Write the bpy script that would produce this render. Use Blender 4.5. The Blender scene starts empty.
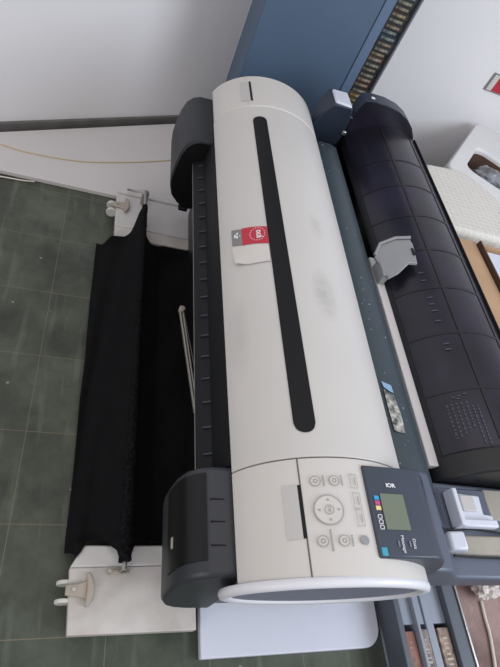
import bpy, bmesh, math, random
from mathutils import Vector, Matrix
random.seed(7)
C = bpy.context.scene.collection
PI = math.pi
sin, cos = math.sin, math.cos

# ------------------------------------------------------------------ materials
def lin(c):
    c = c / 255.0
    return c / 12.92 if c <= 0.04045 else ((c + 0.055) / 1.055) ** 2.4
def col(r, g, b): return (lin(r), lin(g), lin(b), 1.0)

def mat(name, rgb, rough=0.5, metal=0.0, var=0.0, scale=20.0, rgb2=None, bump=0.0, bscale=200.0, coat=0.0, spec=0.5,
        speck=None, sscale=120.0, sth=0.72):
    m = bpy.data.materials.new(name); m.use_nodes = True
    nt = m.node_tree; N = nt.nodes; L = nt.links
    b = N['Principled BSDF']
    b.inputs['Roughness'].default_value = rough
    b.inputs['Metallic'].default_value = metal
    b.inputs['Specular IOR Level'].default_value = spec
    b.inputs['Coat Weight'].default_value = coat
    tc = N.new('ShaderNodeTexCoord')
    n = N.new('ShaderNodeTexNoise'); n.inputs['Scale'].default_value = scale; n.inputs['Detail'].default_value = 5
    L.new(tc.outputs['Object'], n.inputs['Vector'])
    cr = N.new('ShaderNodeValToRGB')
    base = col(*rgb)
    if rgb2 is None:
        k = 1.0 - var
        rgb2c = (base[0] * k, base[1] * k, base[2] * k, 1)
    else:
        rgb2c = col(*rgb2)
    cr.color_ramp.elements[0].position = 0.35; cr.color_ramp.elements[0].color = rgb2c
    cr.color_ramp.elements[1].position = 0.65; cr.color_ramp.elements[1].color = base
    L.new(n.outputs['Fac'], cr.inputs['Fac'])
    out = cr.outputs['Color']
    if speck:
        n2 = N.new('ShaderNodeTexNoise'); n2.inputs['Scale'].default_value = sscale; n2.inputs['Detail'].default_value = 2
        L.new(tc.outputs['Object'], n2.inputs['Vector'])
        c2 = N.new('ShaderNodeValToRGB')
        c2.color_ramp.elements[0].position = sth; c2.color_ramp.elements[0].color = (0, 0, 0, 1)
        c2.color_ramp.elements[1].position = sth + 0.03; c2.color_ramp.elements[1].color = (1, 1, 1, 1)
        L.new(n2.outputs['Fac'], c2.inputs['Fac'])
        mx = N.new('ShaderNodeMix'); mx.data_type = 'RGBA'
        L.new(c2.outputs['Color'], mx.inputs['Factor']); L.new(out, mx.inputs['A']); mx.inputs['B'].default_value = col(*speck)
        out = mx.outputs['Result']
    L.new(out, b.inputs['Base Color'])
    if bump:
        n3 = N.new('ShaderNodeTexNoise'); n3.inputs['Scale'].default_value = bscale; n3.inputs['Detail'].default_value = 3
        L.new(tc.outputs['Object'], n3.inputs['Vector'])
        bp = N.new('ShaderNodeBump'); bp.inputs['Strength'].default_value = bump; bp.inputs['Distance'].default_value = 0.01
        L.new(n3.outputs['Fac'], bp.inputs['Height']); L.new(bp.outputs['Normal'], b.inputs['Normal'])
    return m

M = {}
M['shell'] = mat('ivory_plastic', (200, 195, 190), 0.45, var=0.04, scale=6, bump=0.03, bscale=400)
def smudge(m, spots):
    nt = m.node_tree; N = nt.nodes; L = nt.links; b = N['Principled BSDF']
    src = b.inputs['Base Color'].links[0].from_socket
    tc = N.new('ShaderNodeTexCoord'); nz = N.new('ShaderNodeTexNoise'); nz.inputs['Scale'].default_value = 70; nz.inputs['Detail'].default_value = 4
    L.new(tc.outputs['Object'], nz.inputs['Vector'])
    for p, r, k in spots:
        sb = N.new('ShaderNodeVectorMath'); sb.operation = 'SUBTRACT'; L.new(tc.outputs['Object'], sb.inputs[0]); sb.inputs[1].default_value = p
        ml = N.new('ShaderNodeVectorMath'); ml.operation = 'MULTIPLY'; L.new(sb.outputs[0], ml.inputs[0]); ml.inputs[1].default_value = (1 / r[0], 1 / r[1], 0)
        ln = N.new('ShaderNodeVectorMath'); ln.operation = 'LENGTH'; L.new(ml.outputs[0], ln.inputs[0])
        mr = N.new('ShaderNodeMapRange'); mr.inputs['From Min'].default_value = 1.0; mr.inputs['From Max'].default_value = 0.0; mr.inputs['To Max'].default_value = k; L.new(ln.outputs['Value'], mr.inputs['Value'])
        mu = N.new('ShaderNodeMath'); mu.operation = 'MULTIPLY'; L.new(mr.outputs[0], mu.inputs[0]); L.new(nz.outputs['Fac'], mu.inputs[1])
        mx = N.new('ShaderNodeMix'); mx.data_type = 'RGBA'; L.new(mu.outputs[0], mx.inputs['Factor']); L.new(src, mx.inputs['A']); mx.inputs['B'].default_value = col(92, 92, 94)
        src = mx.outputs['Result']
    L.new(src, b.inputs['Base Color'])
M['shelltop'] = mat('ivory_cover_plastic', (196, 192, 188), 0.40, var=0.04, scale=6, bump=0.03, bscale=400)
smudge(M['shelltop'], [((-0.055, -0.150, 0), (0.030, 0.075, 1), 0.6), ((-0.215, -0.24, 0), (0.018, 0.10, 1), 0.3), ((-0.04, 0.05, 0), (0.02, 0.05, 1), 0.35)])
M['shellgrey'] = mat('recess_plastic', (184, 181, 178), 0.5)
M['ring'] = mat('white_ring_plastic', (216, 216, 221), 0.35, var=0.02)
M['recess'] = mat('bluegrey_plastic', (118, 122, 137), 0.5, var=0.06, scale=4)
M['dark'] = mat('charcoal_plastic', (22, 23, 28), 0.6, spec=0.25, var=0.15, scale=9)
M['dark2'] = mat('charcoal_block_plastic', (37, 39, 44), 0.45, spec=0.35, var=0.12, scale=12, bump=0.02, bscale=300)
M['dark3'] = mat('charcoal_end_plastic', (52, 54, 59), 0.40, var=0.12, scale=12, spec=0.4)
M['black'] = mat('black_plastic', (17, 17, 20), 0.4, var=0.2)
M['framedark'] = mat('matte_black_frame', (12, 12, 15), 0.6, spec=0.25)
M['gloss'] = mat('glossy_black', (13, 13, 15), 0.3, spec=0.35)
M['window'] = mat('smoked_window', (17, 17, 19), 0.5, spec=0.25)
M['rib'] = mat('worn_rib', (48, 49, 55), 0.5)
M['rail'] = mat('slate_plastic', (58, 69, 76), 0.42, var=0.12, scale=14, speck=(168, 178, 184), sscale=150, sth=0.715)
M['panel'] = mat('panel_plastic', (56, 62, 75), 0.4, var=0.06)
M['postbody'] = mat('dark_slate_plastic', (48, 56, 70), 0.45, var=0.1)
M['block'] = mat('slate_block_plastic', (84, 91, 106), 0.42, var=0.12, scale=8)
M['roll'] = mat('smoked_plastic', (36, 32, 48), 0.30, rgb2=(22, 20, 29), scale=7, coat=0.05, spec=0.45)
M['rollrib'] = mat('smoked_plastic_rib', (21, 19, 28), 0.4)
M['rollpale'] = mat('smoked_plastic_mark', (74, 72, 86), 0.5)
M['lcd'] = mat('lcd_glass', (112, 120, 104), 0.25, var=0.05)
M['cyan'] = mat('cyan_print', (40, 150, 200), 0.5)
M['magenta'] = mat('magenta_print', (190, 70, 130), 0.5)
M['yellow'] = mat('yellow_print', (222, 205, 140), 0.5)
M['teal'] = mat('teal_print', (52, 150, 172), 0.5)
M['white'] = mat('white_print', (222, 222, 226), 0.5)
M['greyprint'] = mat('grey_print', (140, 137, 134), 0.6)
M['greybtn'] = mat('grey_button_plastic', (138, 140, 141), 0.5)
M['groove'] = mat('groove_shadow', (92, 88, 86), 0.7)
M['red'] = mat('red_print', (186, 36, 58), 0.5, var=0.06)
M['sgrey'] = mat('sticker_grey', (126, 124, 124), 0.55)
M['paper'] = mat('white_paper', (206, 201, 195), 0.7, var=0.04)
M['strip'] = mat('pale_strip', (206, 200, 198), 0.5, var=0.08, scale=5)
M['clip'] = mat('grey_clip_plastic', (150, 151, 154), 0.45, var=0.05)
M['latch'] = mat('latch_plastic', (205, 208, 219), 0.4, var=0.05)
M['trough'] = mat('beige_trough', (158, 152, 140), 0.6, var=0.15)
M['foot'] = mat('dusty_white_metal', (200, 194, 188), 0.55, rgb2=(180, 173, 166), scale=16)
M['footband'] = mat('white_metal', (200, 196, 194), 0.5, var=0.06)
M['footdark'] = mat('caster_beige', (170, 160, 146), 0.5, var=0.15)
M['caster'] = mat('caster_nylon', (206, 204, 198), 0.5, var=0.08)
M['metal'] = mat('bright_steel', (168, 166, 160), 0.28, metal=0.9)
M['armm'] = mat('arm_steel', (150, 146, 138), 0.4, metal=0.6)
M['cloth'] = mat('black_cloth', (19, 19, 21), 0.95, var=0.25, scale=30, bump=0.25, bscale=500, spec=0.15)
M['sleeve'] = mat('fuzzy_black', (30, 30, 33), 1.0, rgb2=(14, 14, 16), scale=130, bump=0.8, bscale=250, spec=0.1)
M['cabinet'] = mat('blue_steel_paint', (80, 99, 122), 0.5, var=0.10, scale=3)
M['cabedge'] = mat('pale_blue_steel', (92, 111, 137), 0.45, var=0.05)
M['sidepanel'] = mat('grey_side_panel', (96, 100, 108), 0.6)
M['cabin'] = mat('cabinet_interior', (38, 36, 36), 0.8)
M['wall'] = mat('white_wall_paint', (232, 229, 230), 0.8, var=0.03, scale=1.5, bump=0.03, bscale=60)
M['base'] = mat('grey_skirting', (108, 105, 103), 0.6, rgb2=(96, 93, 91), scale=12)
M['wboard'] = mat('white_melamine', (206, 201, 199), 0.45, var=0.03, scale=3)
M['wpanel'] = mat('white_laminate', (214, 216, 228), 0.35, var=0.02)
M['cable'] = mat('yellowed_cable', (198, 180, 140), 0.5)
M['wcable'] = mat('white_cable', (216, 206, 196), 0.45)
M['rug'] = mat('mottled_brown', (158, 134, 128), 0.9, rgb2=(116, 92, 88), scale=9, bump=0.3, bscale=80)
M['card'] = mat('corrugated_card', (184, 150, 116), 0.8, var=0.12, scale=9)
M['cardin'] = mat('card_inside', (92, 66, 52), 0.85, var=0.15)
M['sheet'] = mat('blue_white_sheet', (206, 210, 222), 0.5, var=0.03)
M['foam'] = mat('white_foam', (220, 219, 218), 0.75, var=0.04, scale=20, bump=0.06, bscale=300)
M['tube'] = mat('brown_tube', (122, 96, 80), 0.7, var=0.15)
M['bag'] = mat('clear_grey_plastic', (150, 156, 164), 0.25, rgb2=(96, 92, 92), scale=14)
M['tissue'] = mat('crumpled_tissue', (214, 205, 200), 0.8, var=0.12, scale=60)
M['rack'] = mat('bluegrey_steel', (150, 157, 170), 0.5, var=0.07, scale=6)
M['rackdark'] = mat('dark_steel', (88, 94, 104), 0.5, var=0.08, scale=6)

def foam_grid():
    m = bpy.data.materials.new('quilted_foam'); m.use_nodes = True
    nt = m.node_tree; N = nt.nodes; L = nt.links; b = N['Principled BSDF']; b.inputs['Roughness'].default_value = 0.6
    tc = N.new('ShaderNodeTexCoord'); br = N.new('ShaderNodeTexBrick')
    br.offset = 0.0
    br.inputs['Scale'].default_value = 1.0; br.inputs['Brick Width'].default_value = 0.024; br.inputs['Row Height'].default_value = 0.019
    br.inputs['Mortar Size'].default_value = 0.0035; br.inputs['Mortar Smooth'].default_value = 0.6
    br.inputs['Color1'].default_value = col(208, 203, 194); br.inputs['Color2'].default_value = col(202, 197, 188); br.inputs['Mortar'].default_value = col(216, 212, 204)
    L.new(tc.outputs['Object'], br.inputs['Vector']); L.new(br.outputs['Color'], b.inputs['Base Color'])
    bp = N.new('ShaderNodeBump'); bp.inputs['Strength'].default_value = 0.3; bp.inputs['Distance'].default_value = 0.01
    L.new(br.outputs['Fac'], bp.inputs['Height']); L.new(bp.outputs['Normal'], b.inputs['Normal'])
    return m
M['foamgrid'] = foam_grid()

TILE = 0.2165
def floor_mat():
    m = bpy.data.materials.new('green_vinyl_tile'); m.use_nodes = True
    nt = m.node_tree; N = nt.nodes; L = nt.links; b = N['Principled BSDF']
    tc = N.new('ShaderNodeTexCoord')
    mp = N.new('ShaderNodeMapping'); mp.inputs['Location'].default_value = (0.058, -0.1525, 0)
    L.new(tc.outputs['Object'], mp.inputs['Vector'])
    br = N.new('ShaderNodeTexBrick'); br.offset = 0.0; br.inputs['Scale'].default_value = 1.0
    br.inputs['Brick Width'].default_value = TILE; br.inputs['Row Height'].default_value = TILE
    br.inputs['Mortar Size'].default_value = 0.0011; br.inputs['Mortar Smooth'].default_value = 0.4
    br.inputs['Color1'].default_value = (0, 0, 0, 1); br.inputs['Color2'].default_value = (1, 1, 1, 1); br.inputs['Mortar'].default_value = (0.5, 0.5, 0.5, 1)
    L.new(mp.outputs['Vector'], br.inputs['Vector'])
    n1 = N.new('ShaderNodeTexNoise'); n1.inputs['Scale'].default_value = 5; n1.inputs['Detail'].default_value = 8; n1.inputs['Roughness'].default_value = 0.65
    L.new(tc.outputs['Object'], n1.inputs['Vector'])
    cr = N.new('ShaderNodeValToRGB')
    e = cr.color_ramp.elements; e[0].position = 0.32; e[0].color = col(50, 54, 45); e[1].position = 0.72; e[1].color = col(95, 101, 87)
    L.new(n1.outputs['Fac'], cr.inputs['Fac'])
    # streaks that run along the room
    mp2 = N.new('ShaderNodeMapping'); mp2.inputs['Scale'].default_value = (38, 4, 1); L.new(tc.outputs['Object'], mp2.inputs['Vector'])
    n2 = N.new('ShaderNodeTexNoise'); n2.inputs['Scale'].default_value = 1.0; n2.inputs['Detail'].default_value = 4; L.new(mp2.outputs['Vector'], n2.inputs['Vector'])
    c2 = N.new('ShaderNodeValToRGB'); c2.color_ramp.elements[0].position = 0.55; c2.color_ramp.elements[0].color = (0, 0, 0, 1)
    c2.color_ramp.elements[1].position = 0.85; c2.color_ramp.elements[1].color = (0.45, 0.45, 0.45, 1)
    L.new(n2.outputs['Fac'], c2.inputs['Fac'])
    mx = N.new('ShaderNodeMix'); mx.data_type = 'RGBA'; L.new(c2.outputs['Color'], mx.inputs['Factor']); L.new(cr.outputs['Color'], mx.inputs['A']); mx.inputs['B'].default_value = col(132, 142, 128)
    # tile to tile tint
    mt = N.new('ShaderNodeMix'); mt.data_type = 'RGBA'; mt.blend_type = 'MULTIPLY'; mt.inputs['Factor'].default_value = 1.0
    c3 = N.new('ShaderNodeValToRGB'); c3.color_ramp.elements[0].color = (0.86, 0.88, 0.86, 1); c3.color_ramp.elements[1].color = (1.06, 1.06, 1.06, 1)
    L.new(br.outputs['Color'], c3.inputs['Fac']); L.new(mx.outputs['Result'], mt.inputs['A']); L.new(c3.outputs['Color'], mt.inputs['B'])
    # joints
    mj = N.new('ShaderNodeMix'); mj.data_type = 'RGBA'; 
    f = N.new('ShaderNodeMath'); f.operation = 'MULTIPLY'; f.inputs[1].default_value = 0.55; L.new(br.outputs['Fac'], f.inputs[0])
    L.new(f.outputs[0], mj.inputs['Factor']); L.new(mt.outputs['Result'], mj.inputs['A']); mj.inputs['B'].default_value = col(132, 118, 98)
    # pale specks
    n4 = N.new('ShaderNodeTexVoronoi'); n4.inputs['Scale'].default_value = 13; L.new(tc.outputs['Object'], n4.inputs['Vector'])
    c4 = N.new('ShaderNodeValToRGB'); c4.color_ramp.elements[0].position = 0.035; c4.color_ramp.elements[0].color = (0.8, 0.8, 0.8, 1); c4.color_ramp.elements[1].position = 0.055; c4.color_ramp.elements[1].color = (0, 0, 0, 1)
    L.new(n4.outputs['Distance'], c4.inputs['Fac'])
    ms = N.new('ShaderNodeMix'); ms.data_type = 'RGBA'; L.new(c4.outputs['Color'], ms.inputs['Factor']); L.new(mj.outputs['Result'], ms.inputs['A']); ms.inputs['B'].default_value = col(150, 146, 128)
    L.new(ms.outputs['Result'], b.inputs['Base Color'])
    b.inputs['Roughness'].default_value = 0.5; b.inputs['Specular IOR Level'].default_value = 0.35
    return m
M['floor'] = floor_mat()

# ------------------------------------------------------------------ mesh helpers
def prism(bm, prof, y0, y1):
    """closed (x,z) outline pushed along Y"""
    a = [bm.verts.new((x, y0, z)) for x, z in prof]; b = [bm.verts.new((x, y1, z)) for x, z in prof]
    n = len(prof)
    for i in range(n):
        j = (i + 1) % n
        bm.faces.new((a[i], a[j], b[j], b[i]))
    bm.faces.new(a[::-1]); bm.faces.new(b)
def vprism(bm, outl, z0, z1):
    """closed (x,y) outline pushed along Z"""
    a = [bm.verts.new((x, y, z0)) for x, y in outl]; b = [bm.verts.new((x, y, z1)) for x, y in outl]
    n = len(outl)
    for i in range(n):
        j = (i + 1) % n
        bm.faces.new((a[i], a[j], b[j], b[i]))
    bm.faces.new(a[::-1]); bm.faces.new(b)
def box(bm, x0, x1, y0, y1, z0, z1):
    vprism(bm, [(x0, y0), (x1, y0), (x1, y1), (x0, y1)], z0, z1)
def tube(bm, pts, r, n=8, jit=0.0, cap=True):
    pts = [Vector(p) for p in pts]; rings = []
    for i, p in enumerate(pts):
        t = (pts[min(i + 1, len(pts) - 1)] - pts[max(i - 1, 0)]).normalized()
        u = t.orthogonal() if abs(t.z) > 0.9 else t.cross(Vector((0, 0, 1)))
        u.normalize(); v = t.cross(u)
        rr = r[i] if isinstance(r, (list, tuple)) else r
        rings.append([bm.verts.new(p + (u * cos(2 * PI * k / n) + v * sin(2 * PI * k / n)) * rr * (1 + random.uniform(-jit, jit))) for k in range(n)])
    for a, b in zip(rings, rings[1:]):
        for k in range(n):
            bm.faces.new((a[k], a[(k + 1) % n], b[(k + 1) % n], b[k]))
    if cap:
        bm.faces.new(rings[0][::-1]); bm.faces.new(rings[-1])
def smoothpath(P, n=8):
    P = [Vector(p) for p in P]; out = []
    for i in range(len(P) - 1):
        p0 = P[max(i - 1, 0)]; p1 = P[i]; p2 = P[i + 1]; p3 = P[min(i + 2, len(P) - 1)]
        for k in range(n):
            t = k / n
            out.append(0.5 * ((2 * p1) + (p2 - p0) * t + (2 * p0 - 5 * p1 + 4 * p2 - p3) * t * t + (3 * p1 - p0 - 3 * p2 + p3) * t ** 3))
    out.append(P[-1]); return out
def disc(bm, c, r, z, n=24):
    vs = [bm.verts.new((c[0] + r * cos(2 * PI * k / n), c[1] + r * sin(2 * PI * k / n), z)) for k in range(n)]
    bm.faces.new(vs)
def ringflat(bm, cx, cy, r0, r1, n=40):
    a = [bm.verts.new((cx + r0 * cos(2 * PI * k / n), cy + r0 * sin(2 * PI * k / n), 0)) for k in range(n)]
    b = [bm.verts.new((cx + r1 * cos(2 * PI * k / n), cy + r1 * sin(2 * PI * k / n), 0)) for k in range(n)]
    for k in range(n):
        j = (k + 1) % n; bm.faces.new((a[k], b[k], b[j], a[j]))

def finish(name, bm, m, parent=None, off=(0, 0, 0), bev=0.0, smooth=35, recalc=True, seg=2):
    if recalc: bmesh.ops.recalc_face_normals(bm, faces=bm.faces[:])
    if any(off): bmesh.ops.translate(bm, verts=bm.verts[:], vec=-Vector(off))
    me = bpy.data.meshes.new(name); bm.to_mesh(me); bm.free()
    if m: me.materials.append(M[m] if isinstance(m, str) else m)
    if smooth:
        for p in me.polygons: p.use_smooth = True
        me.set_sharp_from_angle(angle=math.radians(smooth))
    o = bpy.data.objects.new(name, me); C.objects.link(o)
    if parent: o.parent = parent
    if bev:
        b = o.modifiers.new('bevel', 'BEVEL'); b.width = bev; b.segments = seg; b.limit_method = 'ANGLE'; b.angle_limit = math.radians(40)
        b.harden_normals = False
    return o
def tag(o, label, cat, group=None):
    o['label'] = label; o['category'] = cat
    if group: o['group'] = group
    return o
def thing(name, label, cat, loc=(0, 0, 0), rz=0.0, group=None):
    o = bpy.data.objects.new(name, None); o.empty_display_size = 0.05; C.objects.link(o)
    o.location = loc; o.rotation_euler = (0, 0, rz)
    return tag(o, label, cat, group)
def struct(name, bm, m, smooth=0):
    o = finish(name, bm, m, smooth=smooth); o['kind'] = 'structure'; return o

def text_bm(body, size, origin, right, up, drape=None, lift=0.0, align='CENTER', bold=0.0):
    cu = bpy.data.curves.new('t', 'FONT'); cu.body = body; cu.size = size; cu.align_x = align; cu.align_y = 'CENTER'; cu.offset = bold
    ob = bpy.data.objects.new('t', cu); C.objects.link(ob)
    dg = bpy.context.evaluated_depsgraph_get()
    me = bpy.data.meshes.new_from_object(ob.evaluated_get(dg)); 
    bpy.data.objects.remove(ob); bpy.data.curves.remove(cu)
    bm = bmesh.new(); bm.from_mesh(me); bpy.data.meshes.remove(me)
    o = Vector(origin); r = Vector(right); u = Vector(up)
    for v in bm.verts:
        p = o + r * v.co.x + u * v.co.y
        if drape: p.z = drape(p.x) + lift
        v.co = p
    return bm

# ------------------------------------------------------------------ the setting
bm = bmesh.new(); vs = [bm.verts.new(p) for p in ((-2.2, -1.6, 0), (3.4, -1.6, 0), (3.4, 2.45, 0), (-2.2, 2.45, 0))]; bm.faces.new(vs)
struct('floor', bm, 'floor')
WX = lambda x: 1.8875 + 0.5617 * x          # line of the oblique left wall on the floor
dW = Vector((1, 0.5617, 0)).normalized(); nW = Vector((dW.y, -dW.x, 0))   # nW points into the room
def wallbox(bm, x0, x1, t0, t1, z0, z1):
    p0 = Vector((x0, WX(x0), 0)); p1 = Vector((x1, WX(x1), 0))
    q = [p0 + nW * t0, p1 + nW * t0, p1 + nW * t1, p0 + nW * t1]
    vprism(bm, [(v.x, v.y) for v in q], z0, z1)
bm = bmesh.new(); wallbox(bm, -2.4, 0.734, -0.08, 0.0, 0, 2.5); struct('wall_left', bm, 'wall')
bm = bmesh.new(); box(bm, 0.72, 3.4, 2.30, 2.38, 0, 2.5); struct('wall_back', bm, 'wall')
bm = bmesh.new(); wallbox(bm, -2.2, 0.72, 0.0, 0.012, 0.0, 0.034); struct('baseboard_left', bm, 'base')

# ------------------------------------------------------------------ the printer
YAW = -math.radians(1.0)
def l2w(x, y, z=0): return Vector((x * cos(YAW) - y * sin(YAW), x * sin(YAW) + y * cos(YAW), z))
def w2l(x, y, z=0): return Vector((x * cos(-YAW) - y * sin(-YAW), x * sin(-YAW) + y * cos(-YAW), z))
O = (0.5, 0.8, 0.0)
P = thing('large_format_printer', 'wide white and charcoal large format printer lying across the room with a black cloth basket', 'printer', l2w(*O), YAW)
def part(name, bm, m, parent=None, **k): return finish(name, bm, m, parent or P, off=O, **k)

EX, EZ, EA, EB = 0.43, 0.45, 0.17, 0.13
EAR = 0.160
def bz(x): 
    q = 1 - ((x - EX) / (EA if x < EX else EAR)) ** 2
    return EZ + EB * math.sqrt(max(q, 0.0))
def shell_profile(grow=0.0):
    pr = []
    for k in range(0, 41):
        a = PI * 0.905 - (PI * 0.925) * k / 40
        pr.append((EX + ((EA if cos(a) < 0 else EAR) + grow) * cos(a), EZ + (EB + grow) * sin(a)))
    pr += [(EX + EAR - 0.01, 0.40), (EX - EA + 0.03, 0.40), (EX - EA + 0.018, 0.47)]
    return pr
# dark inner body, hidden for the most part
bm = bmesh.new(); box(bm, 0.31, 0.70, 0.20, 1.42, 0.056, 0.41); part('body', bm, 'black', bev=0.01)
bm = bmesh.new(); prism(bm, shell_profile(), 0.3125, 1.292); part('top_cover', bm, 'shelltop', bev=0.0015, smooth=40)
SLOPE = 0.085
def slant(bm, ymax=0.19):
    for v in bm.verts:
        if v.co.y < ymax: v.co.y -= SLOPE * (v.co.z - 0.335)
sidecover = bmesh.new(); prism(sidecover, shell_profile(), 0.1575, 0.3105); slant(sidecover); near = part('control_cover', sidecover, 'shell', bev=0.0015, smooth=40)
bm = bmesh.new(); prism(bm, shell_profile(), 1.294, 1.455); far = part('far_end_cover', bm, 'shell', bev=0.006, smooth=40)
# long smoked window in the cover (stadium outline draped over the curve)
def stadium(x0, x1, y0, y1, n=10):
    r = (x1 - x0) / 2; cx = (x0 + x1) / 2
    out = [(cx + r * cos(PI + PI * k / n), y0 + r + r * sin(PI + PI * k / n)) for k in range(n + 1)]
    out += [(cx + r * cos(PI * k / n), y1 - r + r * sin(PI * k / n)) for k in range(n + 1)]
    return out
def drape_strip(x0, x1, y0, y1, lift, nx=6, ny=2, bm=None):
    bm = bm or bmesh.new()
    g = [[bm.verts.new((x0 + (x1 - x0) * i / nx, y0 + (y1 - y0) * j / ny, bz(x0 + (x1 - x0) * i / nx) + lift)) for i in range(nx + 1)] for j in range(ny + 1)]
    for j in range(ny):
        for i in range(nx): bm.faces.new((g[j][i], g[j][i + 1], g[j + 1][i + 1], g[j + 1][i]))
    return bm
bm = bmesh.new()
def window_mesh(bm, x0, x1, y0, y1, lift):
    nx = 12; r = (x1 - x0) / 2; cx = (x0 + x1) / 2; rows = []
    for i in range(nx + 1):
        x = x0 + (x1 - x0) * i / nx; h = math.sqrt(max(r * r - (x - cx) ** 2, 0))
        rows.append((bm.verts.new((x, y0 + r - h, bz(x) + lift)), bm.verts.new((x, y1 - r + h, bz(x) + lift))))
    for a, b in zip(rows, rows[1:]): bm.faces.new((a[0], b[0], b[1], a[1]))
window_mesh(bm, 0.3475, 0.3815, 0.352, 1.2440, 0.0012); part('cover_window', bm, 'window', smooth=30)
# grooves and small recesses
bm = drape_strip(0.3448, 0.3468, 0.142, 0.310, 0.0008); part('groove', bm, 'groove', near)
bm = drape_strip(0.3415, 0.3430, 1.296, 1.452, 0.0008); part('groove', bm, 'shellgrey', far)
bm = drape_strip(0.3215, 0.3415, 0.1935, 0.2700, 0.0010); part('recess_plate', bm, 'shellgrey', near)
bm = drape_strip(0.3415, 0.3462, 0.1935, 0.2690, 0.0012); part('recess_edge', bm, 'dark', near)
bm = drape_strip(0.3265, 0.3490, 1.322, 1.4190, 0.0010); part('recess_plate', bm, 'shellgrey', far)
bm = drape_strip(0.3490, 0.3545, 1.321, 1.4190, 0.0012); part('recess_edge', bm, 'dark', far)

# oval end ring
TLT = math.radians(1.5)
def ell(a, b, k, n=64, cx=0.4225, cz=0.4535):
    t = 2 * PI * k / n; x = a * cos(t); z = b * sin(t)
    return (cx + x * cos(TLT) - z * sin(TLT), cz + x * sin(TLT) + z * cos(TLT))
bm = bmesh.new(); n = 64; rings = []
for a, b, y in ((0.1655, 0.126, 0.163), (0.1675, 0.128, 0.160), (0.1675, 0.128, 0.156), (0.165, 0.1255, 0.151), (0.160, 0.120, 0.1495), (0.1535, 0.1115, 0.1505), (0.150, 0.108, 0.153), (0.149, 0.107, 0.162)):
    rings.append([bm.verts.new((ell(a, b, k)[0], y, ell(a, b, k)[1])) for k in range(n)])
for r0, r1 in zip(rings, rings[1:]):
    for k in range(n): bm.faces.new((r0[k], r0[(k + 1) % n], r1[(k + 1) % n], r1[k]))
slant(bm); ring = part('end_ring', bm, 'ring', smooth=60)
bm = bmesh.new(); 
prism(bm, [ell(0.1505, 0.1085, k) for k in range(n)], 0.1545, 0.1575)
slant(bm); part('end_recess', bm, 'recess', ring)

# front strip with ribs, between the two corner blocks
bm = bmesh.new()
prism(bm, [(0.285, 0.482), (0.273, 0.482), (0.2665, 0.465), (0.260, 0.414), (0.238, 0.4025), (0.234, 0.398), (0.236, 0.392), (0.275, 0.380), (0.31, 0.38), (0.31, 0.45)], 0.330, 1.225)
front = part('front_guide', bm, 'dark', bev=0.002)
def slopez(x): return 0.4025 + (x - 0.238) * (0.414 - 0.4025) / (0.260 - 0.238)
for k in range(17):
    y = 0.375 + k * 0.0515
    bm = bmesh.new(); hw = 0.0016
    for (ya, yb) in ((y - hw, y + hw),):
        va = [(0.2450, ya), (0.2590, ya), (0.2590, yb), (0.2450, yb)]
        fs = [bm.verts.new((x, yy, slopez(x) + 0.004)) for x, yy in va]; lo = [bm.verts.new((x, yy, slopez(x) - 0.003)) for x, yy in va]
        bm.faces.new(fs)
        for i in range(4): bm.faces.new((fs[i], fs[(i + 1) % 4], lo[(i + 1) % 4], lo[i]))
    part('guide_rib', bm, 'rib', front)
bm = bmesh.new(); tube(bm, [(0.2345, 0.335, 0.3965), (0.2345, 1.22, 0.3965)], 0.0010, 6); part('edge_trim', bm, 'armm', front)

# the two charcoal corner blocks
def corner_profile():
    pr = [(0.305, 0.478), (0.240, 0.474), (0.222, 0.466), (0.205, 0.448), (0.197, 0.420), (0.195, 0.38), (0.196, 0.33)]
    pr += [(0.202, 0.295), (0.214, 0.262), (0.232, 0.242), (0.26, 0.232), (0.305, 0.23)]
    return pr
bm = bmesh.new(); prism(bm, corner_profile(), 0.163, 0.328); cb = part('corner_block', bm, 'dark3', bev=0.008, seg=3)
for k in range(3):
    y = 0.205 + k * 0.034
    bm = bmesh.new(); box(bm, 0.236, 0.258, y, y + 0.0018, 0.470, 0.4755); part('block_rib', bm, 'dark', cb)
bm = bmesh.new(); prism(bm, [(0.2300, 0.4728), (0.2200, 0.4668), (0.2030, 0.4500), (0.1955, 0.420), (0.1935, 0.375), (0.197, 0.375), (0.199, 0.42), (0.206, 0.446), (0.222, 0.464), (0.231, 0.470)], 0.186, 0.316); part('glossy_slot', bm, 'gloss', cb)
bm = bmesh.new(); box(bm, 0.1925, 0.1965, 0.218, 0.236, 0.398, 0.406); part('slot_glint', bm, 'trough', cb, bev=0.002)  # pale sliver standing in for a light reflection on the glossy band
fp = [(0.302, 0.470), (0.240, 0.466), (0.222, 0.458), (0.206, 0.440), (0.197, 0.41), (0.192, 0.37), (0.190, 0.335), (0.194, 0.300), (0.205, 0.268), (0.224, 0.248), (0.25, 0.236), (0.302, 0.232)]
bm = bmesh.new(); prism(bm, fp, 1.232, 1.455); cb2 = part('corner_block', bm, 'dark2', bev=0.008, seg=3)
bm = bmesh.new(); prism(bm, [(0.270, 0.462), (0.238, 0.460), (0.222, 0.452), (0.208, 0.436), (0.200, 0.41), (0.195, 0.37), (0.193, 0.335), (0.197, 0.302), (0.208, 0.272), (0.226, 0.252), (0.25, 0.240), (0.270, 0.238)], 1.228, 1.236); part('block_recess', bm, 'black', cb2)
bm = bmesh.new(); box(bm, 0.235, 0.262, 1.222, 1.245, 0.228, 0.240); part('block_tab', bm, 'dark', cb2, bev=0.003)

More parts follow.
